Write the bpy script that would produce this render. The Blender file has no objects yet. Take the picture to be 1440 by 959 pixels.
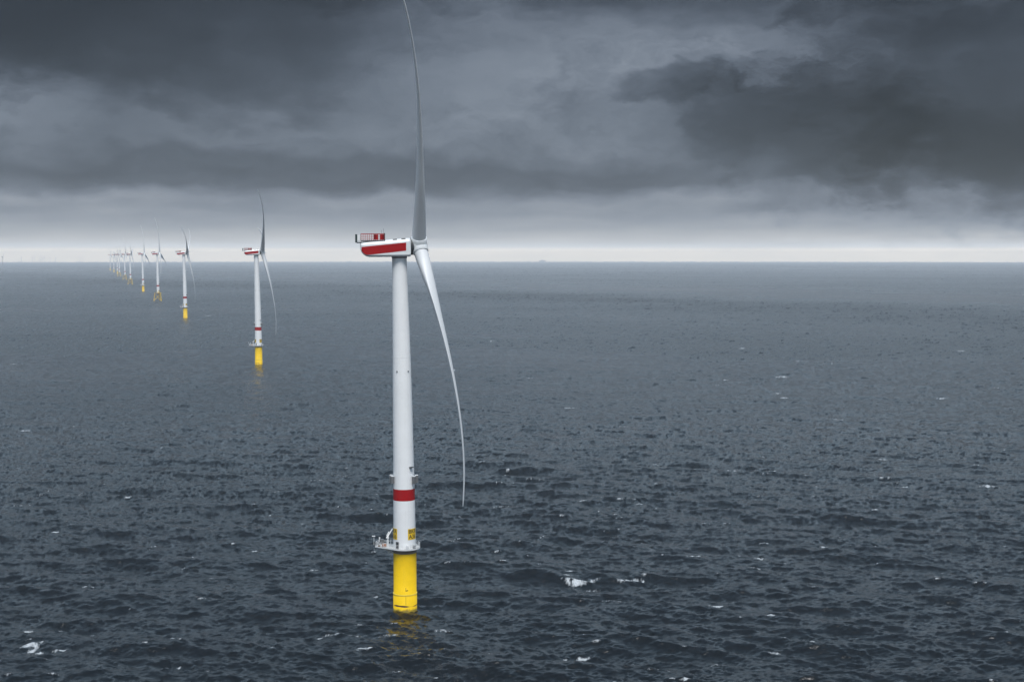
import bpy, bmesh, math
import numpy as np
from mathutils import Vector, Matrix, Euler

S = bpy.context.scene
C = S.collection
rad = math.radians
CAM_H = 103.0          # helicopter height above the sea, metres
HAZE = 7.2e-5         # density of the sea haze
EARTH = 7.43e6         # earth radius with standard refraction

# ------------------------------------------------------------------ camera
cam_data = bpy.data.cameras.new('camera')
cam_data.sensor_width = 36.0
cam_data.lens = 50.0
cam_data.clip_start = 1.0
cam_data.clip_end = 120000.0
cam = bpy.data.objects.new('camera', cam_data)
C.objects.link(cam)
cam.location = (0, 0, CAM_H)
cam.rotation_euler = (rad(90 - 3.49), 0, 0)
S.camera = cam

# ------------------------------------------------------------------ colour management
EXPOSURE = 1.4
S.view_settings.view_transform = 'Standard'
S.view_settings.look = 'None'
S.view_settings.exposure = EXPOSURE
S.view_settings.gamma = 1.0
S.view_settings.use_curve_mapping = False
S.cycles.use_denoising = True
S.cycles.denoiser = 'OPENIMAGEDENOISE'
S.cycles.denoising_input_passes = 'RGB_ALBEDO_NORMAL'
S.cycles.max_bounces = 6
S.cycles.volume_bounces = 1
S.cycles.sample_clamp_indirect = 4.0

# ------------------------------------------------------------------ sky
SUN_ELEV, SUN_AZ = 61.0, 170.0      # azimuth clockwise from +Y: behind the camera
world = bpy.data.worlds.new('World')
S.world = world
world.use_nodes = True
wt = world.node_tree
wt.nodes.clear()


class Nodes:
    """small helper for building node graphs"""
    def __init__(self, tree):
        self.t = tree

    def node(self, kind, **kw):
        n = self.t.nodes.new(kind)
        for k, v in kw.items():
            setattr(n, k, v)
        return n

    def put(self, sock, v):
        if v is None:
            return
        if isinstance(v, bpy.types.NodeSocket):
            self.t.links.new(v, sock)
        else:
            sock.default_value = v

    def math(self, op, a, b=None, c=None, clamp=False):
        n = self.node('ShaderNodeMath', operation=op, use_clamp=clamp)
        for s, v in zip(n.inputs, (a, b, c)):
            self.put(s, v)
        return n.outputs[0]

    def noise(self, vec, scale, detail=5.0, rough=0.5, dist=0.0):
        n = self.node('ShaderNodeTexNoise')
        self.put(n.inputs['Vector'], vec)
        n.inputs['Scale'].default_value = scale
        n.inputs['Detail'].default_value = detail
        n.inputs['Roughness'].default_value = rough
        n.inputs['Distortion'].default_value = dist
        return n

    def smooth(self, v, a, b, lo=0.0, hi=1.0):
        n = self.node('ShaderNodeMapRange', interpolation_type='SMOOTHSTEP')
        self.put(n.inputs['Value'], v)
        n.inputs['From Min'].default_value = a
        n.inputs['From Max'].default_value = b
        n.inputs['To Min'].default_value = lo
        n.inputs['To Max'].default_value = hi
        return n.outputs['Result']

    def xyz(self, x, y, z):
        n = self.node('ShaderNodeCombineXYZ')
        for s, v in zip(n.inputs, (x, y, z)):
            self.put(s, v)
        return n.outputs[0]

    def mix(self, f, a, b):
        n = self.node('ShaderNodeMix', data_type='RGBA')
        self.put(n.inputs[0], f)
        self.put(n.inputs[6], a)
        self.put(n.inputs[7], b)
        return n.outputs[2]


def build_sky():
    g = Nodes(wt)
    tc = g.node('ShaderNodeTexCoord')
    sep = g.node('ShaderNodeSeparateXYZ')
    wt.links.new(tc.outputs['Generated'], sep.inputs[0])
    x, y, z = sep.outputs
    zs = g.math('MULTIPLY', z, 2.1)
    v = g.xyz(x, y, zs)
    # domain warp, billowing at two scales, dying out towards the horizon
    lift = g.smooth(z, 0.004, 0.09)
    w1 = g.node('ShaderNodeSeparateColor')
    wt.links.new(g.noise(v, 7.0, 4.0, 0.55).outputs['Color'], w1.inputs[0])
    w2 = g.node('ShaderNodeSeparateColor')
    wt.links.new(g.noise(v, 34.0, 6.0, 0.62).outputs['Color'], w2.inputs[0])

    def warp(base, c1, a1, c2, a2):
        p = g.math('MULTIPLY', g.math('SUBTRACT', c1, 0.5), a1)
        q = g.math('MULTIPLY', g.math('SUBTRACT', c2, 0.5), a2)
        s = g.math('MULTIPLY', g.math('ADD', p, q), lift)
        return g.math('ADD', base, s)
    xw = warp(x, w1.outputs[0], 0.11, w2.outputs[0], 0.040)
    zw = warp(z, w1.outputs[1], 0.085, w2.outputs[1], 0.030)
    # mean brightness of the cloud deck by elevation: bright gap under the deck at the horizon, added brightness above the view
    ramp = g.node('ShaderNodeValToRGB')
    cr = ramp.color_ramp
    cr.interpolation = 'LINEAR'
    # seen brightness low over the sea; what stands behind the haze is that much brighter
    seen = [(0.0, .60), (.0021, .60), (.0032, .59), (.005, .57), (.008, .52), (.012, .45), (.018, .37), (.030, .29)]
    glow = .40
    prof = []
    for p, val in seen:
        tr_ = math.exp(-HAZE * min(42500.0, 89.0 / max(p, 1e-4)))
        prof.append((p, (val - (1 - tr_) * glow) / tr_))
    prof += [(.041, .265), (.049, .150), (.060, .128), (.085, .148), (.12, .155), (.15, .14), (.186, .13), (.25, .74)]  # last stop: brightness added above the view to lift the sea's reflections
    while len(cr.elements) < len(prof):
        cr.elements.new(0.5)
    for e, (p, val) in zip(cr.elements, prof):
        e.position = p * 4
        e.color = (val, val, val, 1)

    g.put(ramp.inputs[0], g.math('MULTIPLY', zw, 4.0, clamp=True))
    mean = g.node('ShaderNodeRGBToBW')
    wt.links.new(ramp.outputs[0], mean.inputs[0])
    zen = g.smooth(z, 0.25, 0.65, 1.0, 0.45)  # added brightness falls off overhead so the near water reflects darker
    # cloud structure
    vw = g.xyz(xw, y, g.math('MULTIPLY', zw, 2.1))
    n1 = g.noise(vw, 4.5, 8.0, 0.55, 0.2).outputs['Fac']
    n2 = g.noise(vw, 17.0, 9.0, 0.60, 0.3).outputs['Fac']
    n3 = g.noise(g.xyz(g.math('MULTIPLY', xw, 0.6), y, g.math('MULTIPLY', zw, 6.0)), 16.0, 7.0, 0.58).outputs['Fac']
    n4 = g.noise(vw, 55.0, 6.0, 0.62, 0.2).outputs['Fac']
    amp = g.smooth(z, 0.004, 0.060)
    e = g.math('MULTIPLY', g.math('SUBTRACT', n1, 0.5), 0.9)
    e = g.math('ADD', e, g.math('MULTIPLY', g.math('SUBTRACT', n2, 0.5), 0.95))
    e = g.math('ADD', e, g.math('MULTIPLY', g.math('SUBTRACT', n4, 0.5), 0.40))
    e = g.math('MULTIPLY', e, amp)
    e = g.math('ADD', e, g.math('MULTIPLY', g.math('SUBTRACT', n3, 0.5), g.smooth(z, 0.045, 0.09, 0.65, 0.15)))
    billow = g.math('ADD', g.math('MULTIPLY', g.math('SUBTRACT', n2, 0.5), 1.35), g.math('MULTIPLY', g.math('SUBTRACT', n4, 0.5), 0.7))
    # the big cloud masses: direction (x, z), half sizes, density (negative is thicker and darker), softness of the edge
    masses = [(-.255, .152, .190, .052, -.62, .7), (-.36, .172, .10, .05, -.30, .7), (.03, .190, .22, .026, -.50, .9),
              (.335, .108, .115, .072, -.62, .7), (.345, .066, .120, .034, -.30, .5), (.20, .076, .075, .042, -.42, .5),
              (.110, .106, .050, .014, -.34, .4), (.27, .165, .08, .03, -.25, .7), (.165, .090, .06, .025, -.15, .6),
              (-.345, .098, .050, .018, .36, 1.0), (-.03, .125, .12, .050, .26, 1.1), (.10, .122, .060, .014, .20, 1.0),
              (.160, .054, .034, .016, .40, .6), (-.20, .060, .16, .014, -.16, .6), (.015, .052, .11, .013, -.22, .6),
              (-.22, .092, .07, .014, .18, .8), (.20, .145, .05, .03, .16, .8), (.33, .004, .16, .012, .10, 1.0)]
    for cx, cz, sx, sz, a, soft in masses:
        dx = g.math('DIVIDE', g.math('SUBTRACT', xw, cx), sx)
        dz = g.math('DIVIDE', g.math('SUBTRACT', zw, cz), sz)
        d2 = g.math('SQRT', g.math('ADD', g.math('MULTIPLY', dx, dx), g.math('MULTIPLY', dz, dz)))
        k = g.smooth(g.math('SUBTRACT', billow, d2), -1.0 - soft * .8, -1.0 + soft * .9)
        e = g.math('MULTIPLY_ADD', k, a * (2.05 if a < 0 else 1.15), e)
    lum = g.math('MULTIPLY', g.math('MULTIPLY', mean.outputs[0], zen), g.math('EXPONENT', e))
    tint = g.node('ShaderNodeValToRGB')
    tr = tint.color_ramp
    tr.elements[0].position = 0.06; tr.elements[0].color = (.82, 1.01, 1.33, 1)
    tr.elements[1].position = 0.55; tr.elements[1].color = (1.0, 1.0, 1.0, 1)
    el = tr.elements.new(0.22); el.color = (.87, 1.01, 1.23, 1)
    el = tr.elements.new(0.40); el.color = (.95, 1.0, 1.07, 1)
    g.put(tint.inputs[0], lum)
    cast = g.mix(g.smooth(z, 0.0015, 0.006), (1.26, 1.0, .66, 1), (1.0, 1.0, 1.0, 1))
    cast = g.mix(g.smooth(z, 0.17, 0.32), cast, (.75, 1.04, 1.32, 1))  # blue added above the view to tint the sea's reflections
    hue = g.node('ShaderNodeVectorMath', operation='MULTIPLY')
    wt.links.new(tint.outputs[0], hue.inputs[0]); wt.links.new(cast, hue.inputs[1])
    vm = g.node('ShaderNodeVectorMath', operation='SCALE')
    wt.links.new(hue.outputs[0], vm.inputs[0])
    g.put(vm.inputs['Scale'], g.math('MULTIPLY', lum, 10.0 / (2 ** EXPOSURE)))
    sky = g.node('ShaderNodeTexSky', sky_type='NISHITA', sun_disc=False)
    sky.sun_elevation = rad(SUN_ELEV)
    sky.sun_rotation = rad(SUN_AZ)
    col = g.mix(0.985, sky.outputs[0], vm.outputs[0])
    bg = g.node('ShaderNodeBackground')
    wt.links.new(col, bg.inputs['Color'])
    bg.inputs['Strength'].default_value = 0.1
    out = g.node('ShaderNodeOutputWorld')
    wt.links.new(bg.outputs[0], out.inputs['Surface'])


build_sky()

# ------------------------------------------------------------------ sun behind the overcast
sun_data = bpy.data.lights.new('sun', 'SUN')
sun_data.energy = 1.5
sun_data.angle = rad(28)
sun_data.color = (1.0, 0.985, 0.96)
sun = bpy.data.objects.new('sun', sun_data)
C.objects.link(sun)
sun_dir = Vector((math.sin(rad(SUN_AZ)) * math.cos(rad(SUN_ELEV)),
                  math.cos(rad(SUN_AZ)) * math.cos(rad(SUN_ELEV)), math.sin(rad(SUN_ELEV))))
sun.rotation_euler = sun_dir.to_track_quat('Z', 'Y').to_euler()
sun.location = (0, -200, 400)


# ------------------------------------------------------------------ materials
def material(name, color, rough=0.5, metal=0.0, var=0.0, var_scale=0.3, streak=None, bump=0.0, spec=0.5):
    """painted or plain surface with mottling and optional vertical streaks of grime"""
    m = bpy.data.materials.new(name)
    m.use_nodes = True
    g = Nodes(m.node_tree)
    b = m.node_tree.nodes['Principled BSDF']
    b.inputs['Roughness'].default_value = rough
    b.inputs['Metallic'].default_value = metal
    b.inputs['Specular IOR Level'].default_value = spec
    col = (*color, 1)
    if var or streak:
        tc = g.node('ShaderNodeTexCoord')
        n = g.noise(tc.outputs['Object'], var_scale, 6.0, 0.6).outputs['Fac']
        dark = tuple(c * (1 - var) for c in color) + (1,)
        c = g.mix(g.smooth(n, 0.35, 0.7), col, dark)
        if streak:
            mp = g.node('ShaderNodeMapping')
            mp.inputs['Scale'].default_value = (1.6, 1.6, 0.05)
            m.node_tree.links.new(tc.outputs['Object'], mp.inputs['Vector'])
            s = g.noise(mp.outputs[0], 1.2, 5.0, 0.65).outputs['Fac']
            c = g.mix(g.math('MULTIPLY', g.smooth(s, 0.52, 0.75), streak[1]), c, (*streak[0], 1))
        m.node_tree.links.new(c, b.inputs['Base Color'])
        if bump:
            bp = g.node('ShaderNodeBump')
            bp.inputs['Distance'].default_value = bump
            m.node_tree.links.new(n, bp.inputs['Height'])
            m.node_tree.links.new(bp.outputs[0], b.inputs['Normal'])
        r = g.smooth(n, 0.3, 0.7, rough * 0.85, min(1, rough * 1.2))
        m.node_tree.links.new(r, b.inputs['Roughness'])
    else:
        b.inputs['Base Color'].default_value = col
    return m


M = {
    'tower': material('tower_white_paint', (.84, .845, .85), .38, var=.05, var_scale=.25, streak=((.50, .50, .48), .16)),
    'blade': material('blade_gelcoat', (.64, .65, .66), .55, var=.05, var_scale=.2),
    'nacelle': material('nacelle_shell', (.76, .775, .78), .35, var=.05, var_scale=.5, streak=((.45, .46, .46), .15)),
    'red': material('red_paint', (.36, .001, .003), .55, spec=.15, var=.12, var_scale=.8),
    'dark_red': material('dark_red_paint', (.13, .004, .008), .55, var=.15, var_scale=.8, spec=.15),
    'yellow': material('yellow_paint', (.80, .51, .001), .55, spec=.12, var=.08, var_scale=.4, streak=((.52, .33, .03), .22)),
    'pale_yellow': material('pale_yellow_paint', (.86, .66, .08), .45, var=.06, var_scale=.8),
    'rust': material('rusty_steel', (.16, .085, .03), .8, var=.5, var_scale=1.5),
    'dark': material('dark_grey_steel', (.035, .038, .042), .5, var=.2, var_scale=1.0),
    'green': material('dark_green_cooler', (.012, .030, .030), .5, var=.2, var_scale=1.0),
    'grey': material('grey_coated_steel', (.13, .135, .14), .5, var=.15, var_scale=1.0),
    'gap': material('grey_brown_flange', (.20, .165, .13), .6, var=.2, var_scale=1.0),
    'white': material('white_steelwork', (.72, .73, .74), .5, var=.08, var_scale=1.0),
    'deck': material('galvanised_deck', (.46, .47, .47), .6, var=.2, var_scale=1.0),
    'orange': material('weathered_orange_box', (.36, .15, .07), .6, var=.2, var_scale=1.0),
    'sign': material('yellow_sign', (.78, .50, .01), .5, var=.06, var_scale=1.0),
    'black': material('black_lettering', (.02, .018, .012), .6),
    'far': material('far_grey_paint', (.22, .23, .25), .6, var=.1, var_scale=.2),
}


# ------------------------------------------------------------------ mesh building
class MB:
    def __init__(self):
        self.v, self.f, self.sm = [], [], []

    def add(self, verts, faces, smooth=False):
        o = len(self.v)
        self.v += [tuple(p) for p in verts]
        self.f += [tuple(i + o for i in f) for f in faces]
        self.sm += [smooth] * len(faces)
        return self

    def box(self, c, s, rz=0.0, m=None):
        pts = [Vector((sx * s[0] / 2, sy * s[1] / 2, sz * s[2] / 2)) for sz in (-1, 1) for sy in (-1, 1) for sx in (-1, 1)]
        R = m or Matrix.Rotation(rz, 3, 'Z')
        pts = [R @ p + Vector(c) for p in pts]
        return self.add(pts, [(0, 2, 3, 1), (4, 5, 7, 6), (0, 1, 5, 4), (2, 6, 7, 3), (0, 4, 6, 2), (1, 3, 7, 5)])

    def tube(self, a, b, r0, r1=None, n=8, caps=True):
        r1 = r0 if r1 is None else r1
        a, b = Vector(a), Vector(b)
        d = (b - a).normalized()
        u = d.orthogonal().normalized()
        w = d.cross(u)
        pts = []
        for p, r in ((a, r0), (b, r1)):
            for k in range(n):
                t = 2 * math.pi * k / n
                pts.append(p + (u * math.cos(t) + w * math.sin(t)) * r)
        self.add(pts, [(k, (k + 1) % n, n + (k + 1) % n, n + k) for k in range(n)], True)
        if caps:
            self.add(pts[:n], [tuple(range(n))[::-1]])
            self.add(pts[n:], [tuple(range(n))])
        return self

    def loft(self, rings, smooth=True, caps=True):
        n = len(rings[0])
        pts = [p for r in rings for p in r]
        fs = []
        for i in range(len(rings) - 1):
            for k in range(n):
                fs.append((i * n + k, i * n + (k + 1) % n, (i + 1) * n + (k + 1) % n, (i + 1) * n + k))
        self.add(pts, fs, smooth)
        if caps:
            self.add(rings[0], [tuple(range(n))[::-1]])
            self.add(rings[-1], [tuple(range(n))])
        return self

    def lathe(self, prof, n=48, bend=None, caps=True, smooth=True):
        rings = []
        for r, z in prof:
            ox = bend(z) if bend else 0.0
            rings.append([(ox + r * math.cos(2 * math.pi * k / n), r * math.sin(2 * math.pi * k / n), z) for k in range(n)])
        return self.loft(rings, smooth, caps)

    def prism(self, poly, z0, z1):
        n = len(poly)
        pts = [(x, y, z0) for x, y in poly] + [(x, y, z1) for x, y in poly]
        self.add(pts, [tuple(range(n))[::-1], tuple(range(n, 2 * n))] +
                 [(k, (k + 1) % n, n + (k + 1) % n, n + k) for k in range(n)])
        return self

    def build(self, name, mat, parent=None):
        me = bpy.data.meshes.new(name)
        me.from_pydata(self.v, [], self.f)
        me.polygons.foreach_set('use_smooth', self.sm)
        bm = bmesh.new(); bm.from_mesh(me)
        bmesh.ops.recalc_face_normals(bm, faces=bm.faces)
        bm.to_mesh(me); bm.free()
        me.materials.append(M[mat])
        o = bpy.data.objects.new(name, me)
        C.objects.link(o)
        o.parent = parent
        return o


def lerp_table(tab, x):
    for (x0, *a), (x1, *b) in zip(tab, tab[1:]):
        if x <= x1:
            t = (x - x0) / (x1 - x0)
            return [p + (q - p) * t for p, q in zip(a, b)]
    return list(tab[-1][1:])


# ------------------------------------------------------------------ the sea
def wave_band(lam, n, seed, slope_rms, wind, spread):
    """one octave of a wind sea as a periodic tile: height, horizontal pull, crest sharpness"""
    rng = np.random.default_rng(seed)
    L = lam * 44.0
    k1 = np.fft.fftfreq(n, L / n) * 2 * np.pi
    kx, ky = np.meshgrid(k1, k1, indexing='ij')
    k = np.hypot(kx, ky); k[0, 0] = 1
    kc = 2 * np.pi / lam
    octave = np.exp(-(np.log2(k / kc) / 0.55) ** 2)
    ca = (kx * math.cos(wind) + ky * math.sin(wind)) / k
    amp = octave * np.clip(np.abs(ca) ** spread + 0.04, 0, 1) / k ** 2
    spec = amp * (rng.normal(size=(n, n)) + 1j * rng.normal(size=(n, n)))
    spec[0, 0] = 0
    h = np.fft.ifft2(spec).real
    sx, sy = np.fft.ifft2(1j * kx * spec).real, np.fft.ifft2(1j * ky * spec).real
    s = slope_rms / math.sqrt((sx ** 2 + sy ** 2).mean())
    dx = np.fft.ifft2(1j * kx / k * spec).real * s
    dy = np.fft.ifft2(1j * ky / k * spec).real * s
    div = np.fft.ifft2(-k * spec).real * s
    return L, (h * s, dx, dy, div, sx * s, sy * s)


def tile_sample(fields, L, x, y):
    n = fields[0].shape[0]
    u, v = (x / L * n) % n, (y / L * n) % n
    i, j = np.floor(u).astype(np.int32), np.floor(v).astype(np.int32)
    fu, fv = (u - i).astype(np.float32), (v - j).astype(np.float32)
    fu, fv = fu * fu * (3 - 2 * fu) * .5 + fu * .5, fv * fv * (3 - 2 * fv) * .5 + fv * .5
    i %= n; j %= n
    i2, j2 = (i + 1) % n, (j + 1) % n
    out = []
    for F in fields:
        F = F.astype(np.float32)
        out.append(F[i, j] * (1 - fu) * (1 - fv) + F[i2, j] * fu * (1 - fv) + F[i, j2] * (1 - fu) * fv + F[i2, j2] * fu * fv)
    return out


def soft_noise(x, y, seed):
    """smooth value noise of unit cell size, 0..1"""
    rng = np.random.default_rng(seed)
    T = rng.random((256, 256)).astype(np.float32)
    i, j = np.floor(x).astype(np.int64), np.floor(y).astype(np.int64)
    fu, fv = x - i, y - j
    fu, fv = fu * fu * (3 - 2 * fu), fv * fv * (3 - 2 * fv)
    a, b = T[i % 256, j % 256], T[(i + 1) % 256, j % 256]
    c, d = T[i % 256, (j + 1) % 256], T[(i + 1) % 256, (j + 1) % 256]
    return (a * (1 - fu) + b * fu) * (1 - fv) + (c * (1 - fu) + d * fu) * fv


# whitecaps: place on the water (right, ahead), length across, length ahead, bend, strength
WHITECAPS = [
    (21.6, 444.7, 12.45, 7.88, 2.96, 0.85), (17.1, 450.7, 4.51, 5.06, 0.0, 0.6), (24.9, 438.9, 5.71, 4.8, 0.0, 0.6), (18.9, 454.8, 3.64, 3.09, 0.0, 0.7),
    (34.7, 444.7, 3.56, 4.93, 0.0, 0.6), (37.4, 445.7, 3.57, 5.94, 0.0, 0.75), (40.2, 446.7, 4.02, 6.96, 0.0, 0.75), (42.2, 450.7, 2.25, 4.05, 0.0, 0.6),
    (-127.4, 370.7, 4.82, 7.62, -2.08, 0.85), (-126.0, 367.3, 3.31, 4.08, 0.0, 0.7), (-123.1, 365.3, 2.56, 3.37, 0.0, 0.8), (-125.6, 372.8, 1.86, 2.8, 0.0, 0.6),
    (-132.0, 382.8, 3.45, 3.68, 0.74, 0.8), (-116.1, 382.8, 3.83, 5.89, 0.0, 0.7), (-118.4, 366.6, 5.5, 2.03, 0.0, 0.55), (-39.4, 366.0, 3.66, 3.38, 0.0, 0.7),
    (-37.2, 364.6, 2.92, 5.37, 0.0, 1), (-40.7, 364.6, 4.38, 2.68, 0.0, 0.5), (-51.8, 375.6, 2.25, 2.13, 0.0, 0.7), (-46.1, 378.4, 11.35, 2.88, 0.0, 0.4),
    (-41.2, 387.2, 6.58, 3.01, 0.0, 0.45), (-33.3, 377.7, 5.67, 3.59, 0.0, 0.4), (147.1, 570.6, 3.99, 8.03, 0.0, 1), (179.6, 547.4, 9.31, 8.88, 0.0, 0.7),
    (168.9, 567.4, 5.11, 4.76, 0.0, 0.7), (109.8, 493.8, 5.43, 4.84, 0.0, 0.8), (-90.0, 490.2, 1.96, 5.96, 0.0, 1), (-169.8, 521.9, 3.65, 5.39, 0.0, 0.85),
    (-135.2, 453.8, 3.63, 3.07, 0.0, 0.7), (-4.3, 572.2, 6.87, 8.07, 0.0, 0.65), (-20.9, 469.7, 2.82, 4.38, 0.0, 0.8), (46.6, 417.9, 7.1, 4.37, 1.75, 0.55),
    (59.8, 406.9, 6.51, 3.32, 1.66, 0.75), (61.6, 477.5, 7.16, 4.53, 2.26, 0.6), (84.6, 480.9, 5.29, 4.59, 0.0, 0.5), (29.9, 416.2, 6.24, 2.6, 0.0, 0.4),
    (18.4, 362.6, 4.35, 2.65, 0.0, 0.7), (13.8, 362.0, 1.45, 1.98, 0.0, 0.7), (-5.5, 361.3, 2.53, 1.98, 0.0, 0.6), (-18.6, 385.7, 6.56, 3.74, 0.0, 0.4),
    (211.8, 627.2, 9.41, 9.67, 0.0, 0.7), (172.8, 629.1, 8.81, 7.79, 0.0, 0.5), (166.5, 458.9, 3.67, 4.19, 0.0, 0.8), (68.6, 365.3, 4.38, 2.69, 1.35, 0.7),
    (54.6, 364.6, 1.82, 2.01, 0.0, 0.5), (-97.1, 370.0, 2.59, 2.07, 1.38, 0.7), (-105.1, 353.7, 1.06, 1.9, 0.0, 0.8), (-84.0, 352.4, 1.41, 1.88, 0.0, 0.7),
    (-75.7, 348.7, 1.74, 1.85, 0.0, 0.6), (-92.1, 416.2, 2.91, 2.6, 0.0, 0.6), (-161.2, 594.0, 4.75, 5.22, 0.0, 0.6), (-178.1, 625.2, 2.5, 3.85, 0.0, 0.7),
    (-96.3, 558.0, 5.02, 4.61, 0.0, 0.55), (-80.9, 541.5, 3.79, 2.9, 0.0, 0.5), (-40.6, 421.4, 3.37, 1.77, 0.0, 0.6), (-37.6, 564.2, 2.82, 3.14, 0.0, 0.4),
    (84.7, 478.6, 6.22, 4.55, 0.0, 0.4), (186.7, 713.1, 8.56, 9.98, 0.0, 0.4), (227.5, 1193.5, 14.32, 20.82, 0.0, 0.8), (478.5, 1510.7, 10.58, 22.21, 0.0, 0.9),
    (281.5, 1369.3, 15.06, 18.25, 0.0, 0.7), (252.7, 1556.7, 7.78, 23.58, 0.0, 0.8), (-22.8, 1684.7, 10.11, 27.61, 0.0, 0.6), (174.6, 1159.6, 8.12, 13.11, 0.0, 0.6),
    (194.8, 1015.5, 7.11, 10.06, 0.0, 0.8), (162.3, 1115.3, 6.69, 12.13, 0.0, 0.6), (196.5, 1052.1, 6.31, 10.8, 0.0, 0.5), (38.3, 953.8, 7.63, 8.88, 0.0, 0.7),
    (14.8, 1179.7, 8.26, 13.56, 0.0, 0.6), (-33.0, 1097.3, 5.49, 11.74, 0.0, 0.5), (-50.9, 1267.5, 6.34, 15.65, 0.0, 0.5), (-276.0, 2188.5, 13.13, 37.24, 0.0, 0.7),
    (-512.5, 2393.0, 11.97, 44.52, 0.0, 0.8), (-286.9, 832.9, 9.99, 10.18, 0.0, 0.7), (-248.7, 883.5, 6.18, 7.63, 0.0, 0.5), (-468.1, 1333.6, 9.33, 17.32, 0.0, 0.5),
    (374.5, 1097.3, 7.68, 11.74, 0.0, 0.6), (308.5, 1015.5, 9.14, 10.06, 0.0, 0.6), (204.3, 883.5, 7.07, 7.63, 0.0, 0.5), (68.1, 846.8, 6.77, 7.01, 0.0, 0.4),
    (60.1, 541.5, 4.33, 4.35, 0.0, 0.45), (57.4, 713.1, 6.42, 7.48, 0.0, 0.4), (125.5, 720.7, 7.21, 7.64, 0.0, 0.5), (184.8, 781.7, 7.82, 8.98, 0.0, 0.4),
    (-101.7, 651.3, 5.86, 4.17, 0.0, 0.5), (-145.7, 688.9, 4.82, 4.66, 0.0, 0.4), (-214.6, 645.1, 4.52, 4.09, 0.0, 0.4), (-65.3, 461.1, 4.61, 2.11, 0.0, 0.35)]


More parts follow.
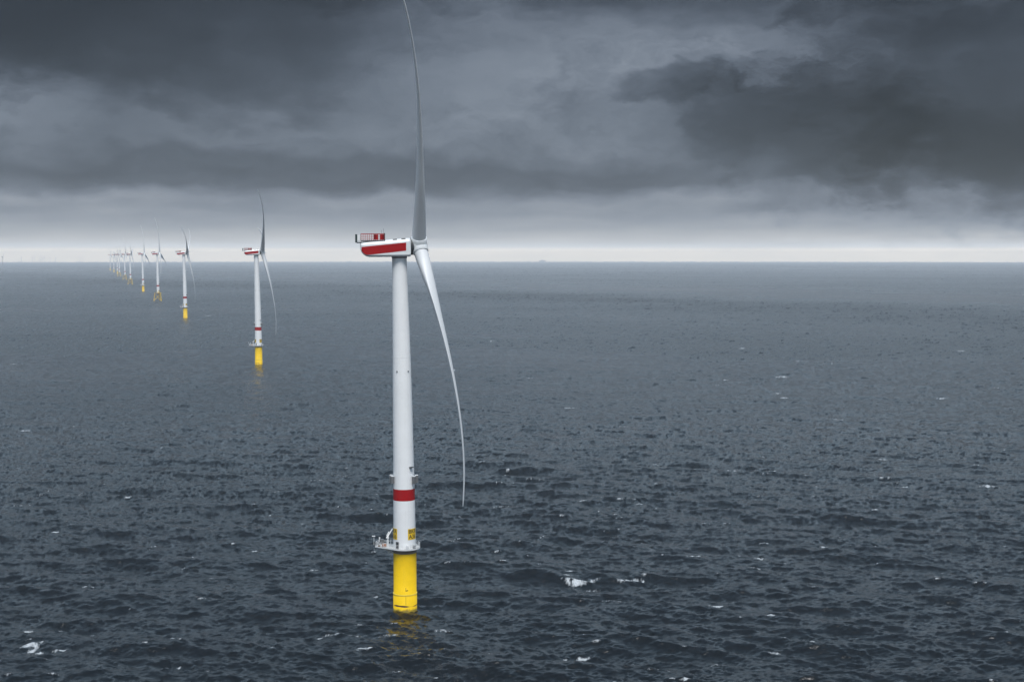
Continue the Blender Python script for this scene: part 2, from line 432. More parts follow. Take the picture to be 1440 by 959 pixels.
def build_sea():
    # polar sheet: fine where the photograph looks, coarse all round, sinking with the earth's curve
    fine = np.linspace(-24.5, 24.5, 1340)
    coarse = np.linspace(24.5, 360 - 24.5, 90)[1:-1]
    az = np.radians(np.concatenate([fine, coarse]))
    near = np.array([2, 25, 50, 75, 100, 120, 140, 155, 170, 182, 193, 203, 212, 220, 227, 233, 238, 242, 245, 247.5])
    ang = np.linspace(math.atan(CAM_H / 249.0), 0.00545, 970)
    t = np.tan(ang)
    disc = np.sqrt(np.maximum(t * t - 2 * CAM_H / EARTH, 0))
    dist = (t - disc) * EARTH
    far = np.array([36000, 37800, 39500, 41500.])
    dist = np.concatenate([near, dist[dist < 34500], far])
    nr, nc = len(dist), len(az)
    D, A = np.meshgrid(dist, az, indexing='ij')
    x = (D * np.sin(A)).ravel(); y = (D * np.cos(A)).ravel()
    dr = np.gradient(dist)
    da = np.abs(np.gradient(np.unwrap(az)))
    spac = np.sqrt((dr[:, None] * (D * da[None, :]))).ravel()
    d = D.ravel()
    side_step = (D * da[None, :]).ravel()
    coarse_step = np.maximum(side_step, np.broadcast_to(dr[:, None], D.shape).ravel())
    spac = np.where(d < 260, np.maximum(spac, coarse_step * 1.4), spac)
    SX = np.zeros_like(x); SY = np.zeros_like(x)
    z = -d * d / (2 * EARTH)
    wind = rad(254)
    # gusts and slicks: the chop is stronger in some stretches than in others
    gust = 0.55 * soft_noise(x / 900 + 3, y / 420 + 7, 5) + 0.45 * soft_noise(x / 260, y / 150, 6)
    big = soft_noise(x / 5200 + 11.3, y / 1500 + 4.1, 9)
    gust = np.clip(gust + 0.55 * (soft_noise(x / 1500 + 2.2, y / 900 + 8.4, 14) - .5) + .25 * (soft_noise(x / 70, y / 55, 15) - .5), 0, 1)
    chop = 0.66 + 0.66 * gust + 0.24 * np.clip((620 - d) / 260, 0, 1) - 0.26 * np.clip((d - 450) / 450, 0, 1)
    front = y + 1.43 * x                      # a squall line crossing the water obliquely
    front = front + 260 * (soft_noise(x / 700, y / 700, 12) - .5)
    calm = np.exp(-((front - 4900) / 900.) ** 2) * 0.75 + np.exp(-((front - 13500) / 3500.) ** 2) * .3
    rough_patch = np.exp(-((front - 3500) / 560.) ** 2) * 0.70
    chop = chop * (1 - calm * (0.6 + 0.5 * big)) * (1 + rough_patch)
    H = np.zeros_like(x); X = np.zeros_like(x); Y = np.zeros_like(x); J = np.zeros_like(x)
    unres = np.zeros_like(x)
    bands = [(1.3, .17), (2.5, .18), (5.0, .155), (10.0, .12), (20.0, .085), (40.0, .052), (80.0, .018)]
    for q, (lam, slope) in enumerate(bands):
        w = np.clip((lam * 2.0 / spac - 0.6) / 1.5, 0, 1)
        w2 = np.clip((lam / coarse_step - 1.2) / 2.4, 0, 1)       # share of the slope the mesh itself can carry
        rot = (.30, -.22, .16, -.12, .18, -.1, .1)[q]
        L, F = wave_band(lam, 512, 40 + q, slope, wind + rot, 4.5 if lam > 8 else 2.6 if lam > 4 else 1.3)
        sel = w > 0
        h, dx, dy, dv = tile_sample(F[:4], L, x[sel] + 137 * q, y[sel] - 91 * q)
        ws = w[sel] * chop[sel]
        H[sel] += ws * h; X[sel] += ws * dx; Y[sel] += ws * dy; J[sel] += ws * dv
        far_w = (1 - w2) * np.clip(lam / (side_step * 1.2), 0, 1) ** 0.5 * chop * 0.78
        far_w[(d < 280) | (d > 20000) | (np.abs(x) > 0.46 * np.maximum(y, 0))] = 0
        sel = far_w > 0.01
        if sel.any():
            sx, sy = tile_sample((F[4], F[5]), L, x[sel] + 137 * q, y[sel] - 91 * q)
            SX[sel] += far_w[sel] * sx; SY[sel] += far_w[sel] * sy
        unres += (1 - w ** 2) * slope ** 2 * chop ** 2
    pull = 0.35
    # foam where crests are pinched, only in a few groups
    group = soft_noise(x / 38, y / 60, 21) * .6 + soft_noise(x / 9, y / 14, 22) * .4
    crest = -J
    sd = crest[d < 1500].std()
    foam = np.zeros_like(x)
    rng = np.random.default_rng(77)
    cand = np.nonzero((crest / sd > 2.2) & (group > .52) & (d > 330) & (d < 2600) & (np.abs(x) < .42 * y))[0]
    pr = (side_step[cand] * np.broadcast_to(dr[:, None], D.shape).ravel()[cand]) * np.where(d[cand] < 700, 2.2, .8)
    pick = rng.choice(cand, 260, replace=False, p=pr / pr.sum())
    caps = list(WHITECAPS)
    for i in pick:
        l = 1.0 + rng.gamma(1.6, 1.1)
        caps.append((x[i], y[i], l, l * rng.uniform(.2, .6) + .3, rng.uniform(-.3, .3) * l, rng.uniform(.25, .65)))
    for (cx, cy, lx, ly, bow, strength) in caps:
        ly = max(ly * .55, .8)
        sel = np.nonzero((np.abs(x - cx) < lx * 1.8) & (np.abs(y - cy) < ly * 3 + abs(bow) * 2))[0]
        if not len(sel):
            continue
        u = (x[sel] - cx) / (lx * .5)
        v = (y[sel] - cy - bow * (u * u - .4)) / (ly * .5)
        ragged = soft_noise(x[sel] / 1.1, y[sel] / 2.6, 31) * .6 + soft_noise(x[sel] / .35, y[sel] / .8, 32) * .6
        f = np.clip(1.2 - np.sqrt(u * u + v * v), 0, 1) ** .8 * (strength + .15) + (ragged - .62) * 1.3
        f *= np.clip((1.2 - np.sqrt(u * u + v * v)) * 4, 0, 1)
        foam[sel] = np.maximum(foam[sel], np.clip(f, 0, 1))
    co = np.stack([x + pull * X, y + pull * Y, z + H], 1).astype(np.float32)
    idx = np.arange(nr * nc, dtype=np.int32).reshape(nr, nc)
    nxt = np.roll(idx, -1, axis=1)
    quads = np.stack([idx[:-1], idx[1:], nxt[1:], nxt[:-1]], -1).reshape(-1, 4)
    me = bpy.data.meshes.new('sea')
    me.vertices.add(len(co)); me.vertices.foreach_set('co', co.ravel())
    me.loops.add(quads.size); me.loops.foreach_set('vertex_index', quads.ravel())
    me.polygons.add(len(quads))
    me.polygons.foreach_set('loop_start', np.arange(0, quads.size, 4, dtype=np.int32))
    me.polygons.foreach_set('use_smooth', np.ones(len(quads), dtype=bool))
    me.update(calc_edges=True)
    for nm, arr in (('foam', foam), ('slope_left', unres)):
        at = me.attributes.new(nm, 'FLOAT', 'POINT')
        at.data.foreach_set('value', arr.astype(np.float32))
    at = me.attributes.new('wave_slope', 'FLOAT_VECTOR', 'POINT')
    at.data.foreach_set('vector', np.stack([-SX, -SY, np.zeros_like(SX)], 1).astype(np.float32).ravel())
    m = bpy.data.materials.new('sea_water')
    m.use_nodes = True
    g = Nodes(m.node_tree)
    lk = m.node_tree.links.new
    b = m.node_tree.nodes['Principled BSDF']
    tc = g.node('ShaderNodeTexCoord')
    fo = g.node('ShaderNodeAttribute', attribute_name='foam').outputs['Fac']
    sl = g.node('ShaderNodeAttribute', attribute_name='slope_left').outputs['Fac']
    mp = g.node('ShaderNodeMapping')
    mp.inputs['Rotation'].default_value = (0, 0, rad(-7))
    mp.inputs['Scale'].default_value = (1.0, 0.62, 1.0)
    lk(tc.outputs['Object'], mp.inputs['Vector'])
    rip = g.noise(mp.outputs[0], 1.5, 3.0, 0.6, 0.4).outputs['Fac']
    bp = g.node('ShaderNodeBump')
    bp.inputs['Strength'].default_value = 1.0
    bp.inputs['Distance'].default_value = 0.12
    lk(rip, bp.inputs['Height'])
    # cat's paws: ripples come and go in patches of several sizes
    paw = g.noise(mp.outputs[0], 0.16, 6.0, 0.62, 0.6).outputs['Fac']
    lk(g.smooth(paw, 0.36, 0.64, 0.15, 2.3), bp.inputs['Strength'])
    # waves finer than the far mesh tilt its normal
    geo = g.node('ShaderNodeNewGeometry')
    ws = g.node('ShaderNodeAttribute', attribute_name='wave_slope')
    va = g.node('ShaderNodeVectorMath', operation='ADD')
    lk(geo.outputs['Normal'], va.inputs[0]); lk(ws.outputs['Vector'], va.inputs[1])
    vn = g.node('ShaderNodeVectorMath', operation='NORMALIZE')
    lk(va.outputs[0], vn.inputs[0]); lk(vn.outputs[0], bp.inputs['Normal'])
    # fraying of the foam
    fn = g.noise(tc.outputs['Object'], 3.6, 4.0, 0.7).outputs['Fac']
    mask = g.smooth(g.math('ADD', fo, g.math('MULTIPLY', g.math('SUBTRACT', fn, 0.5), 1.9)), 0.12, 1.25, 0.0, 0.66)
    mask = g.math('MULTIPLY', mask, g.smooth(fo, 0.02, 0.3))
    # slope variance the mesh no longer resolves becomes micro-roughness: alpha = sqrt(a0 + 2 s), roughness = sqrt(alpha)
    al = g.math('POWER', g.math('ADD', g.math('MULTIPLY', sl, 0.25), 0.0012), 0.25)
    ro = g.math('MAXIMUM', g.math('MULTIPLY', mask, 0.9), al)
    lk(ro, b.inputs['Roughness'])
    deep = g.noise(tc.outputs['Object'], 0.004, 3.0, 0.5).outputs['Fac']
    water = g.mix(deep, (.0006, .0018, .0030, 1), (.0008, .0024, .0036, 1))
    lk(g.mix(mask, water, (.76, .80, .84, 1)), b.inputs['Base Color'])
    lk(bp.outputs[0], b.inputs['Normal'])
    b.inputs['IOR'].default_value = 1.333
    me.materials.append(m)
    o = bpy.data.objects.new('sea', me)
    C.objects.link(o)
    o['kind'] = 'structure'
    o['label'] = 'dark choppy grey-blue sea reaching to the horizon'
    return o


build_sea()

# ------------------------------------------------------------------ wind turbine
HUB_Z, BEND, NAC_X = 105.6, -1.2, -1.2
TILT, CONE, DEFL, BLADE_L = 7.0, 6.5, 8.0, 80.5


def tower_bend(z):
    return BEND * (max(z, 0.0) / 102.0) ** 1.7


def tower_r(z):
    return lerp_table([(0, 3.4), (17.5, 3.28), (36, 3.08), (66, 2.72), (102.6, 2.08)], z)[0]


def blade_mesh():
    tab = [  # r, chord, relative thickness, twist, sweep of the pitch axis along the chord
        (2.55, 4.05, 1.0, 17, .50), (5, 4.05, .98, 17, .50), (9, 4.35, .80, 16, .46), (14, 5.0, .56, 14, .40), (18, 5.35, .43, 12, .36),
        (24, 5.0, .35, 9.5, .33), (32, 4.25, .30, 7, .31), (42, 3.35, .26, 5, .30), (54, 2.55, .23, 3, .30), (66, 1.95, .24, 1.5, .30),
        (74, 1.55, .27, .8, .32), (78.6, 1.1, .32, .3, .36), (80.1, .6, .35, 0, .45), (BLADE_L, .06, .3, 0, .5)]
    n = 20
    rings = []
    rs = []
    for a, b in zip(tab, tab[1:]):
        k = max(1, int((b[0] - a[0]) / 2.4))
        rs += [a[0] + (b[0] - a[0]) * i / k for i in range(k)]
    rs.append(BLADE_L)
    for r in rs:
        c, t, tw, ax = lerp_table(tab, r)
        off = math.tan(rad(CONE)) * r - DEFL * (r / BLADE_L) ** 3.4
        tw = rad(tw + 3.0)
        ring = []
        rnd = min(1.0, max(0.0, (t - .4) / .55))
        for k in range(n):
            th = 2 * math.pi * k / n
            u = 0.5 * (1 + math.cos(th))                         # 1 trailing .. 0 leading
            yc = 5 * t * (.2969 * math.sqrt(u) - .126 * u - .3516 * u * u + .2843 * u ** 3 - .1015 * u ** 4)
            ya = yc * (1 if math.sin(th) >= 0 else -1)
            yb = 0.5 * t * math.sin(th)
            yy = (ya * (1 - rnd) + yb * rnd) * c
            xx = (u - ax) * c
            # chord lies in the rotor plane (local Y), thickness along the axis (local X)
            ring.append((off + yy * math.cos(tw) - xx * math.sin(tw), xx * math.cos(tw) + yy * math.sin(tw), r))
        rings.append(ring)
    return MB().loft(rings, True, True)


def make_parts(t, far=False):
    """tower, nacelle and rotor under the turbine root t"""
    col = MB()
    zs = [17.6 + (102.6 - 17.6) * i / 40 for i in range(41)]
    col.lathe([(tower_r(z), z) for z in zs], 56, tower_bend)
    tw = col.build('tower', 'tower', t)
    b = MB(); zz = [32.15 + 3.3 * i / 4 for i in range(5)]
    b.lathe([(tower_r(z) + .015, z) for z in zz], 56, tower_bend)
    b.build('red_band', 'red', tw)
    for z in (29.3, 48.0, 73.5):
        MB().lathe([(tower_r(z) + .022, z - .06), (tower_r(z) + .022, z + .06)], 56, tower_bend, True).build('flange', 'tower', tw)
    # navigation-aid boxes standing off the tower
    for a in (-104, -66, 50, 86):
        z = 38.1
        th = rad(a - 90)            # 0 faces the viewer's side, positive to the rotor
        r = tower_r(z) + .7
        p = Vector((math.cos(th) * r + tower_bend(z), math.sin(th) * r, z))
        m = MB().box(p, (.8, .75, 2.1), th)
        bx = m.build('lantern_box', 'grey', tw)
        MB().box(p + Vector((math.cos(th) * -.1, math.sin(th) * -.1, 1.12)), (.9, .85, .14), th).build('box_lid', 'white', tw)
        for dz in (-.7, .6):
            MB().tube(p + Vector((0, 0, dz)), Vector((tower_bend(z) + math.cos(th) * 2.9, math.sin(th) * 2.9, z + dz)), .07).build('bracket', 'dark', tw)
    z = 41.9; th = rad(40 - 90)
    MB().box((math.cos(th) * 3.35 + tower_bend(z), math.sin(th) * 3.35, z), (.9, 1.1, .22), th).build('lamp', 'dark', tw)
    for a in (-32, 40):
        z = 69.5; th = rad(a - 90)
        MB().box((math.cos(th) * 2.75 + tower_bend(z), math.sin(th) * 2.75, z), (.25, .3, .3), th).build('obstruction_light', 'dark', tw)

    # nacelle shell: sections along the axis, flat floor, roof rising to the rotor
    prof = [(-11.15, 105.15, 106.05, 2.3), (-11.05, 104.3, 106.35, 2.9), (-10.75, 103.5, 106.45, 3.25), (-10.2, 102.85, 106.52, 3.5),
            (-9.4, 102.38, 106.6, 3.6), (-8.6, 102.2, 106.68, 3.65), (-4, 102.22, 107.05, 3.7), (0, 102.26, 107.38, 3.7),
            (2.6, 102.3, 107.6, 3.65), (3.05, 102.4, 107.55, 3.55), (3.2, 102.7, 107.2, 3.3)]
    rings = []
    for x, z0, z1, w in prof:
        lo, hi = min(.55, (z1 - z0) * .25), min(.95, (z1 - z0) * .3)
        hw = min(1.25, w * .35)
        pts = [(-w + .75, z0), (-w + .3, z0 + lo * .3), (-w, z0 + lo), (-w, z1 - hi), (-w + hw * .35, z1 - hi * .35), (-w + hw, z1)]
        ring = [(x, yy, zz) for yy, zz in pts] + [(x, -yy, zz) for yy, zz in reversed(pts)]
        rings.append(ring)
    nac = MB().loft(rings, False, True).build('nacelle', 'nacelle', t)
    nac.location = (NAC_X, 0, 0)
    bv = nac.modifiers.new('bevel', 'BEVEL'); bv.width = .06; bv.segments = 2; bv.limit_method = 'ANGLE'; bv.angle_limit = rad(20)
    for s in (-1, 1):
        top = lambda x: 105.05 + (x + 10.5) * .100
        bot = lambda x: 102.62 + (x + 10.5) * .112
        xs = [-10.75, -10.45, -10.2, -9.8, -9.4, -8.6, -4, 0, 1.85]
        cols = []
        for x in xs:
            floor_z, _, half = lerp_table(prof, x)
            lo = max(bot(x), floor_z + .42)
            cols.append((x, half, lo, max(top(x), lo + .1)))
        pts = [(x, s * (w + dw), z) for dw in (.045, -.05) for x, w, lo, hi in cols for z in (lo, hi)]
        n = len(cols)
        fs = []
        for i in range(n - 1):
            for o in (0, 2 * n):
                fs.append((o + 2 * i, o + 2 * i + 2, o + 2 * i + 3, o + 2 * i + 1))
            fs.append((2 * i, 2 * i + 2, 2 * n + 2 * i + 2, 2 * n + 2 * i))
            fs.append((2 * i + 1, 2 * i + 3, 2 * n + 2 * i + 3, 2 * n + 2 * i + 1))
        fs += [(0, 1, 2 * n + 1, 2 * n), (2 * n - 2, 2 * n - 1, 4 * n - 1, 4 * n - 2)]
        MB().add(pts, fs).build('side_panel', 'red', nac)
    for x in (-1.3, 1.1):
        for s in (-1, 1):
            zc = 107.38 + x * .084 - .33
            R = Matrix.Rotation(s * rad(-46), 3, 'X')
            MB().box((x, s * 3.02, zc + .22), (1.15, .1, .34), m=Matrix.Rotation(rad(-4.8), 3, 'Y') @ Matrix.Rotation(s * rad(38), 3, 'X')).build('roof_vent', 'dark', nac)
    # winching platform at the tail
    dk = MB().box((-7.6, 0, 106.78), (6.7, 6.4, .22)).build('hoist_deck', 'dark', nac)
    for s in (-1, 1):
        rl = MB()
        y = s * 3.15
        for zz in (107.25, 107.8, 108.35, 108.8):
            rl.tube((-10.9, y, zz), (-4.3, y, zz), .055, n=6)
        for i in range(12):
            x = -10.9 + 6.6 * i / 11
            rl.tube((x, y, 106.85), (x, y, 108.85), .05, n=6)
        rl.build('hoist_railing', 'red', nac)
        for i in range(11):
            x = -10.9 + 6.6 * (i + .5) / 11
            h = 1.5
            nm = 'dark_red' if i in (6, 10) else 'red' if i in (7, 9) else 'nacelle'
            if nm:
                MB().box((x, y - s * .03, 107.85), (.50, .04, h)).build('guard_panel', nm, nac)
    for x in (-10.95, -4.25):
        en = MB()
        for zz in (107.25, 107.8, 108.35, 108.8):
            en.tube((x, -3.15, zz), (x, 3.15, zz), .055, n=6)
        for i in range(9):
            yy = -3.15 + 6.3 * i / 8
            en.tube((x, yy, 106.85), (x, yy, 108.85), .05, n=6)
        en.build('end_railing', 'dark_red', nac)
    for s in (-1, 1):
        MB().box((-4.2, s * 3.2, 107.85), (.2, .2, 2.25)).build('corner_post', 'dark', nac)
    MB().tube((-4.5, -2.6, 107.2), (-4.5, -2.6, 110.3), .05, .03, 6).build('wind_mast', 'dark', nac)
    MB().tube((-5.0, 1.6, 107.2), (-5.0, 1.6, 109.9), .05, .03, 6).build('wind_mast', 'dark', nac)
    cl = MB().box((-12.25, 0, 107.45), (.55, 6.2, 2.35)).build('cooler', 'green', nac)
    MB().box((-11.45, 0, 107.65), (1.0, 5.8, 1.6)).build('cooler_duct', 'nacelle', nac)
    for yy in (-2.6, 0, 2.6):
        st = MB().box((-11.4, yy, 106.3), (1.4, .22, .28)).box((-10.95, yy, 106.05), (.3, .24, .8))
        st.build('cooler_bracket', 'dark', nac)
    MB().lathe([(2.2, 101.9), (2.2, 102.32)], 40).build('yaw_ring', 'dark', nac)
    # dark throat between nacelle and rotor
    R = Matrix.Rotation(rad(90 - TILT), 4, 'Y')
    th = MB().lathe([(2.45, -.55), (2.45, .75)], 36)
    th.v = [tuple(R @ Vector(p) + Vector((3.35, 0, 105.2))) for p in th.v]
    th.build('throat', 'dark', nac)

    # rotor: hub and three blades
    hub = MB()
    body = []
    for a, r in ((-1.75, 1.9), (-1.6, 2.25), (-1.0, 2.45), (0, 2.5), (.9, 2.4), (1.5, 2.1), (2.0, 1.55), (2.3, .8), (2.38, .15)):
        body.append([(a, r * math.cos(2 * math.pi * k / 36), r * math.sin(2 * math.pi * k / 36)) for k in range(36)])
    hub.loft(body)
    h = hub.build('hub', 'nacelle', t)
    h.location = (NAC_X + 5.6, 0, HUB_Z)
    bm = None
    for q in range(3):
        Rq = Matrix.Rotation(rad(120 * q), 4, 'X') @ Matrix.Rotation(rad(CONE), 4, 'Y')
        c = MB().lathe([(2.28, .9), (2.28, 2.35), (2.20, 2.42), (2.20, 2.5), (2.0, 2.52)], 36)
        c.v = [tuple(Rq @ Vector(p)) for p in c.v]
        c.build('blade_collar', 'nacelle', h)
        if bm is None:
            bl = blade_mesh().build('blade', 'blade', h); bm = bl.data
        else:
            bl = bpy.data.objects.new('blade', bm); C.objects.link(bl); bl.parent = h
        bl.rotation_euler = (rad(120 * q), 0, 0)
    return tw, nac, h


def letters(txt, size):
    cu = bpy.data.curves.new('lettering', 'FONT')
    cu.body = txt; cu.size = size; cu.align_x = 'CENTER'; cu.align_y = 'CENTER'
    cu.space_line = .95; cu.offset = .02
    o = bpy.data.objects.new('lettering', cu)
    C.objects.link(o)
    dg = bpy.context.evaluated_depsgraph_get()
    me = bpy.data.meshes.new_from_object(o.evaluated_get(dg))
    bpy.data.objects.remove(o)
    bm = bmesh.new(); bm.from_mesh(me)
    bmesh.ops.subdivide_edges(bm, edges=[e for e in bm.edges if e.calc_length() > .35], cuts=3, use_grid_fill=False)
    bmesh.ops.triangulate(bm, faces=bm.faces)
    v = [tuple(p.co) for p in bm.verts]
    bm.verts.index_update()
    f = [tuple(q.index for q in p.verts) for p in bm.faces]
    bm.free()
    return v, f


def make_signs(tw):
    z0, hh, half = 22.47, 1.58, 28.0
    v, f = letters('BKR\nA36', 1.62)
    for a in (44, -70, 167):
        mb = MB(); n = 12
        pts = []
        for dz in (-hh, hh):
            for dr in (.02, .06):
                for k in range(n + 1):
                    th = rad(a - 90 - half + 2 * half * k / n)
                    r = tower_r(z0) + dr
                    pts.append((tower_bend(z0) + r * math.cos(th), r * math.sin(th), z0 + dz))
        m = n + 1
        fs = []
        for k in range(n):
            fs += [(m + k, m + k + 1, 3 * m + k + 1, 3 * m + k), (k, k + 1, 2 * m + k + 1, 2 * m + k),
                   (k, k + 1, m + k + 1, m + k), (2 * m + k, 2 * m + k + 1, 3 * m + k + 1, 3 * m + k)]
        fs += [(0, m, 3 * m, 2 * m), (n, m + n, 3 * m + n, 2 * m + n)]
        mb.add(pts, fs)
        mb.build('sign', 'sign', tw)
        r = tower_r(z0) + .075
        tx = MB().add([(tower_bend(z0) + r * math.cos(rad(a - 90) + p[0] / r), r * math.sin(rad(a - 90) + p[0] / r), z0 + p[1]) for p in v], f)
        tx.build('sign_lettering', 'black', tw)


def splash_zone(m):
    """weed and splash stain on the lowest metre of the foundation paint"""
    g = Nodes(m.node_tree)
    b = m.node_tree.nodes['Principled BSDF']
    src = b.inputs['Base Color'].links[0].from_socket
    tc = g.node('ShaderNodeTexCoord')
    sp = g.node('ShaderNodeSeparateXYZ')
    m.node_tree.links.new(tc.outputs['Object'], sp.inputs[0])
    n = g.noise(tc.outputs['Object'], 1.1, 5.0, 0.65).outputs['Fac']
    h = g.math('ADD', sp.outputs[2], g.math('MULTIPLY', g.math('SUBTRACT', n, 0.5), -1.8))
    f = g.smooth(h, 0.1, 0.9, 0.85, 0.0)
    m.node_tree.links.new(g.mix(f, src, (.10, .085, .02, 1)), b.inputs['Base Color'])


splash_zone(M['yellow'])


def make_monopile(t):
    f = MB().lathe([(3.45, -14), (3.45, 4.7), (3.34, 4.75), (3.32, 17.3)], 64).build('foundation', 'yellow', t)
    MB().lathe([(3.50, 4.62), (3.50, 4.92)], 64).build('ring_seam', 'pale_yellow', f)
    gr = MB()
    n = 64
    for k in range(n):        # corroded gap in the paint line, widest in front
        t0 = 2 * math.pi * k / n
        q = []
        a1 = 2 * math.pi * (k + 1) / n
        for s in (-1, 1):
            for a in (t0, a1):
                wv = max(.02, .15 + .13 * math.sin(3 * a + 1.2) + .07 * math.sin(7 * a))
                q.append((3.462 * math.cos(a), 3.462 * math.sin(a), 1.55 + s * wv + .1 * math.sin(a * 2)))
        gr.add(q, [(0, 1, 3, 2)])
    gr.build('rust_line', 'rust', f)
    MB().lathe([(3.36, 16.75), (3.36, 17.3), (3.5, 17.4), (3.5, 17.62)], 64).build('top_flange', 'gap', f)
    th0 = rad(-88)
    for dth, z, w, h in ((0, 6.75, .14, .35), (-.02, 6.2, .12, .3), (.045, 6.15, .18, .28), (.105, 6.2, .16, .3), (.17, 6.2, .16, .26)):
        a = th0 + dth
        MB().box((3.33 * math.cos(a), 3.33 * math.sin(a), z), (.05, w, h), a).build('draught_mark', 'black', f)
    MB().box((3.465 * math.cos(th0), 3.465 * math.sin(th0), 3.3), (.03, .07, 2.6), th0).build('draught_line', 'rust', f)
    return f


def plan_outline(ro, tip, tw, n=40):
    """ring walkway of radius ro with a landing running out to the point tip"""
    a = math.atan2(tip[1], tip[0]); L = math.hypot(*tip)
    ca, sa = math.cos(a), math.sin(a)
    open_a = math.acos(min(.98, ro / L)) * .92
    pts = []
    for k in range(n + 1):
        t = a + open_a + (2 * math.pi - 2 * open_a) * k / n
        pts.append((ro * math.cos(t), ro * math.sin(t)))
    pts.append((L * ca + tw * sa, L * sa - tw * ca))
    pts.append((L * ca - tw * sa, L * sa + tw * ca))
    return pts


def make_platform(t, detailed=True):
    z = 18.25
    tip = (-8.1, 3.0)
    out = plan_outline(4.35, tip, 1.25)
    p = MB().prism(out, z - .32, z).build('platform', 'deck', t)
    ed = MB(); n = len(out)
    for k in range(n):
        a, b = Vector((*out[k], z - .1)), Vector((*out[(k + 1) % n], z - .1))
        d = b - a
        ed.box((a + b) / 2, (d.length + .04, .1, .30), math.atan2(d.y, d.x))
    ed.build('edge_beam', 'white', p)
    rl = MB()
    # evenly spaced posts along the outline
    L = [0.0]
    for k in range(n):
        L.append(L[-1] + (Vector(out[(k + 1) % n]) - Vector(out[k])).length)
    m = int(L[-1] / 1.15)
    ps = []
    for i in range(m):
        s = L[-1] * i / m
        k = max(j for j in range(n) if L[j] <= s)
        tt = (s - L[k]) / (L[k + 1] - L[k])
        q = Vector(out[k]).lerp(Vector(out[(k + 1) % n]), tt)
        ps.append(q)
    for q in ps:
        rl.tube((q.x, q.y, z), (q.x, q.y, z + 1.3), .055, n=6)
    for zz in (.45, .9, 1.3):
        for i in range(m):
            a, b = ps[i], ps[(i + 1) % m]
            rl.tube((a.x, a.y, z + zz), (b.x, b.y, z + zz), .04, n=5, caps=False)
    rl.build('railing', 'white', p)
    # under-deck bracing of the landing
    br = MB()
    for s in (-1, 1):
        br.tube((-3.0, 1.1 + s * .6, z - 2.1), (-7.0, 2.5 + s * .8, z - .3), .13)
    br.build('brace', 'white', p)
    if not detailed:
        return p
    # folded davit crane
    cr = MB()
    cr.tube((-4.9, .6, z), (-4.9, .6, z + 2.7), .24, .2, 12)
    cr.box((-4.95, .6, z + 2.75), (.7, .5, .5))
    cr.tube((-5.3, .4, z + 2.6), (-3.5, 2.3, z + 5.0), .22, .14, 8)
    cr.tube((-5.25, .55, z + 3.3), (-4.55, 1.5, z + 4.3), .1, .1, 6)
    cr.build('crane', 'white', p)
    MB().box((-6.6, 1.5, z + 1.35), (1.0, .9, 1.5), .35).build('cabinet', 'grey', p)
    MB().box((-6.6, 1.5, z + .35), (1.3, 1.1, .55), .35).build('cabinet_plinth', 'white', p)
    MB().box((-7.3, 2.15, z + 2.0), (.35, .3, 1.2), .35).build('lamp_post', 'white', p)
    MB().box((-5.9, .95, z + .45), (1.3, .7, .8), .2).build('tool_chest', 'orange', p)
    MB().box((-7.2, 1.55, z + .25), (1.0, .5, .42), .3).build('mooring_box', 'rust', p)
    MB().tube((-8.9, 3.6, z), (-8.9, 3.6, z + 2.6), .06, n=6).box((-9.0, 3.6, z + 2.65), (.9, .3, .22)).build('marker_lamp', 'white', p)
    MB().box((-2.25, -2.62, z + 1.05), (.14, .95, 2.0), rad(-131)).build('door', 'dark', p)
    MB().box((.6, -3.65, z + .55), (.7, .5, 1.0), .1).build('cabinet', 'white', p)
    MB().box((2.6, -2.75, z + .5), (.6, .5, .9), .8).build('cabinet', 'grey', p)
    # hose and life ring under the landing
    MB().tube((-4.7, .2, z - .4), (-4.7, .2, z - 1.5), .12, n=8).tube((-4.9, .1, z - 1.5), (-4.5, .3, z - 1.5), .16, n=8).build('access_ladder', 'white', p)
    return p


def make_jacket(t):
    """three-legged lattice foundation standing out of the water"""
    legs = []
    f = MB().lathe([(3.28, 18.05), (3.32, 20.2)], 40)
    f.lathe([(2.2, 15.0), (3.3, 18.0), (3.3, 18.2)], 32)
    fo = f.build('foundation', 'yellow', t)
    MB().prism([(8.6 * math.cos(rad(20 + 60 * k + (18 if k % 2 else -18) * 1.0)), 8.6 * math.sin(rad(20 + 60 * k + (18 if k % 2 else -18)))) for k in range(6)], 17.3, 18.0).build('deck', 'gap', fo)
    for k in range(3):
        a = rad(-160 + 120 * k)
        top = Vector((7.2 * math.cos(a), 7.2 * math.sin(a), 18.3))
        bot = Vector((11.6 * math.cos(a), 11.6 * math.sin(a), -12))
        legs.append((top, bot))
        MB().tube(top, bot, .72, .78, 14).build('leg', 'yellow', fo)
        MB().tube(top + Vector((0, 0, -1.2)), (0, 0, 16.4), .6, .9, 12).build('radial_beam', 'yellow', fo)
    for k in range(3):
        (t0, b0), (t1, b1) = legs[k], legs[(k + 1) % 3]
        for u, v in ((.08, .60), (.60, 1.0)):
            br = MB()
            br.tube(t0.lerp(b0, u), t1.lerp(b1, v), .36, n=10).tube(t1.lerp(b1, u), t0.lerp(b0, v), .36, n=10)
            br.build('brace', 'yellow', fo)
    rl = MB()
    n = 30
    for k in range(n):
        a0, a1 = 2 * math.pi * k / n, 2 * math.pi * (k + 1) / n
        p0, p1 = Vector((7.9 * math.cos(a0), 7.9 * math.sin(a0), 18.0)), Vector((7.9 * math.cos(a1), 7.9 * math.sin(a1), 18.0))
        rl.tube(p0, p0 + Vector((0, 0, 1.3)), .06, n=5)
        for zz in (.65, 1.3):
            rl.tube(p0 + Vector((0, 0, zz)), p1 + Vector((0, 0, zz)), .05, n=5)
    rl.build('railing', 'yellow', fo)
    return fo


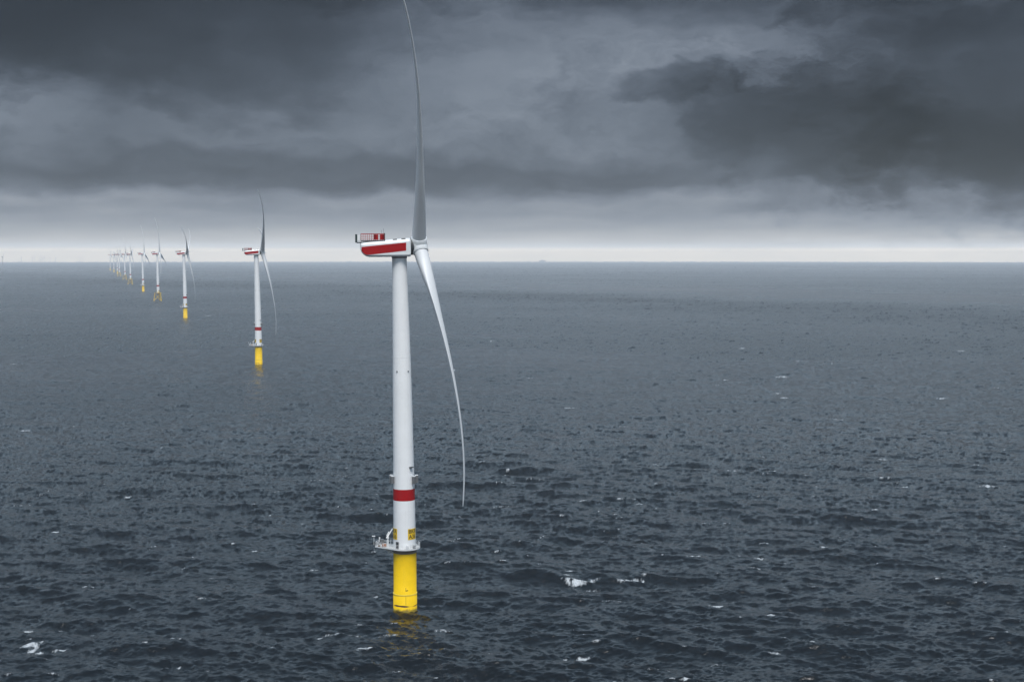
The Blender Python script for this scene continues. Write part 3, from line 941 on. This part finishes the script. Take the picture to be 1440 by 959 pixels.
def turbine_root(name):
    o = bpy.data.objects.new(name, None)
    C.objects.link(o)
    o.empty_display_size = 5
    return o


proto = turbine_root('wind_turbine')
tw_, nac_, hub_ = make_parts(proto)
make_signs(tw_)
make_monopile(proto)
make_platform(proto)

proto_jacket = turbine_root('wind_turbine')


def copy_tree(o, parent=None):
    c = o.copy()
    C.objects.link(c)
    c.parent = parent
    for ch in list(o.children):
        copy_tree(ch, c)
    return c


for ch in list(proto.children):
    if ch.name.split('.')[0] in ('tower', 'nacelle', 'hub'):
        copy_tree(ch, proto_jacket)
make_jacket(proto_jacket)


def place(root, x, y, yaw, rotor, label, group):
    d2 = x * x + y * y
    root.location = (x, y, -d2 / (2 * EARTH))
    root.rotation_euler = (0, 0, rad(yaw))
    for ch in root.children:
        if ch.name.split('.')[0] == 'hub':
            ch.rotation_euler = (rad(rotor), rad(-TILT), 0)
    root['label'] = label
    root['category'] = 'wind turbine'
    root['group'] = group


ROW = 'wind turbines standing in a row out to sea'
ROWS = [
    ('m', -31.1, 408.5, 6.0, 29.5, 'huge nearest white wind turbine on yellow monopile, red stripe on nacelle'),
    ('m', -236.6, 1324.9, 12.0, 47, 'second nearest turbine of the row, yellow monopile and red-striped nacelle'),
    ('m', -526.6, 2291.3, 8.0, 60, 'third nearest turbine of the row, two blades up and one straight down'),
    ('j', -785.1, 3156.5, 7.0, 8, 'turbine on the clearest yellow lattice jacket, fourth of the row'),
    ('m', -1025.7, 3957.3, 7.0, 4, 'hazy turbine on yellow monopile just left of the lattice-jacket one'),
    ('j', -1321.2, 4930.0, 8.0, 56, 'sixth turbine of the row, pale jacket foundation and splayed blades'),
    ('j', -1590.0, 5850.0, 7.0, 24, 'seventh turbine of the row, one thick blade standing almost upright'),
    ('j', -1866.0, 6770.0, 8.0, 10, 'eighth turbine of the row, faint in the haze'),
    ('m', -2128.0, 7680.0, 8.0, 50, 'ninth turbine of the row, third from its far left end'),
    ('m', -2404.0, 8600.0, 8.0, 75, 'tenth turbine of the row, next to the last'),
    ('m', -2680.0, 9500.0, 8.0, 5, 'farthest, leftmost turbine of the row, a pale hairline in haze'),
]
used_j = False
for i, (kind, x, y, yaw, rot, label) in enumerate(ROWS):
    if kind == 'm':
        r = proto if i == 0 else copy_tree(proto)
    else:
        r = copy_tree(proto_jacket) if used_j else proto_jacket
        used_j = True
    place(r, x, y, yaw, rot, label, ROW)


# ------------------------------------------------------------------ the far wind farm on the left horizon
def far_turbine():
    t = turbine_root('distant_turbine')
    MB().lathe([(3.2, -6), (3.2, 18), (3.0, 19), (1.9, 88)], 20).build('tower', 'far', t)
    MB().box((-3, 0, 90), (13, 5, 5)).box((-4, 0, 88.2), (9, 4, 2)).build('nacelle', 'far', t)
    h = MB().lathe([(1.2, -1.4), (1.9, -.8), (1.9, .8), (1.0, 1.8)], 16)
    h.v = [(p[2], p[0], p[1]) for p in h.v]
    h = h.build('hub', 'far', t)
    h.location = (4.6, 0, 90)
    b = MB().loft([[(math.tan(rad(3)) * r + a * .5 * c * tk, bb * c, r) for a, bb in ((1, 0), (.7, .4), (0, .5), (-.7, .4), (-1, 0), (-.7, -.4), (0, -.5), (.7, -.4))]
                   for r, c, tk in ((1.4, 2.8, 1), (6, 3.2, .8), (13, 4.2, .4), (30, 3.0, .3), (45, 2.0, .25), (56, 1.2, .2), (60, .2, .2))])
    bl = None
    for q in range(3):
        if bl is None:
            o = b.build('blade', 'far', h); bl = o.data
        else:
            o = bpy.data.objects.new('blade', bl); C.objects.link(o); o.parent = h
        o.rotation_euler = (rad(120 * q), 0, 0)
    return t


FAR = [(4.6, 12650, 40, 'small grey turbine at the far left edge of the photo'),
       (31.3, 22300, 15, 'faint turbine on the horizon, next one right of the left-edge turbine'),
       (46.4, 22600, 70, 'faint turbine on the horizon, left one of a close pair'),
       (49.4, 23500, 30, 'faint turbine on the horizon, right one of a close pair'),
       (57.4, 23000, 95, 'faint turbine on the horizon, left in a cluster of three'),
       (60.2, 23400, 50, 'faint turbine on the horizon, middle in a cluster of three'),
       (63.2, 24600, 10, 'faint turbine on the horizon, right in a cluster of three'),
       (71.4, 25000, 80, 'very faint horizon turbine just right of the cluster of three'),
       (79.3, 25600, 20, 'very faint horizon turbine, last of the left distant group'),
       (113.5, 25600, 35, 'very faint lone-pair horizon turbine, left one, near the main row'),
       (116.8, 26000, 100, 'very faint lone-pair horizon turbine, right one, near the main row')]
far_proto = far_turbine()
for i, (px, dist, rot, label) in enumerate(FAR):
    r = far_proto if i == 0 else copy_tree(far_proto)
    bearing = math.atan((px - 720) / 2000.0)
    place(r, dist * math.tan(bearing), dist, 8 + 25 * (i == 0), rot, label, 'distant turbines on the left horizon')
    for ch in r.children:
        if ch.name.split('.')[0] == 'hub':
            ch.rotation_euler = (rad(rot), 0, 0)

# low platform silhouette on the horizon
pl = turbine_root('offshore_platform')
MB().box((0, 0, 31), (104, 40, 8)).box((2, 0, 37), (70, 36, 6)).box((-6, 0, 42), (36, 30, 6)).build('topside', 'far', pl)
for sx in (-36, -12, 12, 36):
    for sy in (-14, 14):
        MB().tube((sx, sy, 30), (sx * 1.1, sy * 1.2, -10), 2.2, 2.4, 10).build('leg', 'far', pl)
MB().tube((10, 0, 40), (34, 0, 52), 1.2, .8, 6).build('crane_boom', 'far', pl)
pd = 21500.0
pl.location = ((763 - 720) / 2000 * pd, pd, -pd * pd / (2 * EARTH))
pl['label'] = 'faint grey platform-like hump low on the horizon right of the main turbine'
pl['category'] = 'platform'

# ------------------------------------------------------------------ haze over the sea
hz = bpy.data.meshes.new('haze')
E_ = 42500.0
z0, z1 = -160.0, 192.0
hz.from_pydata([(sx * E_, sy * E_, z) for z in (z0, z1) for sx, sy in ((-1, -1), (1, -1), (1, 1), (-1, 1))], [],
               [(3, 2, 1, 0), (4, 5, 6, 7), (0, 1, 5, 4), (1, 2, 6, 5), (2, 3, 7, 6), (3, 0, 4, 7)])
hm = bpy.data.materials.new('sea_haze')
hm.use_nodes = True
hm.node_tree.nodes.clear()
vo = hm.node_tree.nodes.new('ShaderNodeVolumePrincipled')
vo.inputs['Color'].default_value = (.90, .945, 1.0, 1)
vo.inputs['Density'].default_value = HAZE
mo = hm.node_tree.nodes.new('ShaderNodeOutputMaterial')
hm.node_tree.links.new(vo.outputs[0], mo.inputs['Volume'])
hz.materials.append(hm)
ho = bpy.data.objects.new('haze', hz)
C.objects.link(ho)
ho['kind'] = 'stuff'
ho['label'] = 'pale sea haze softening the far turbines and horizon'
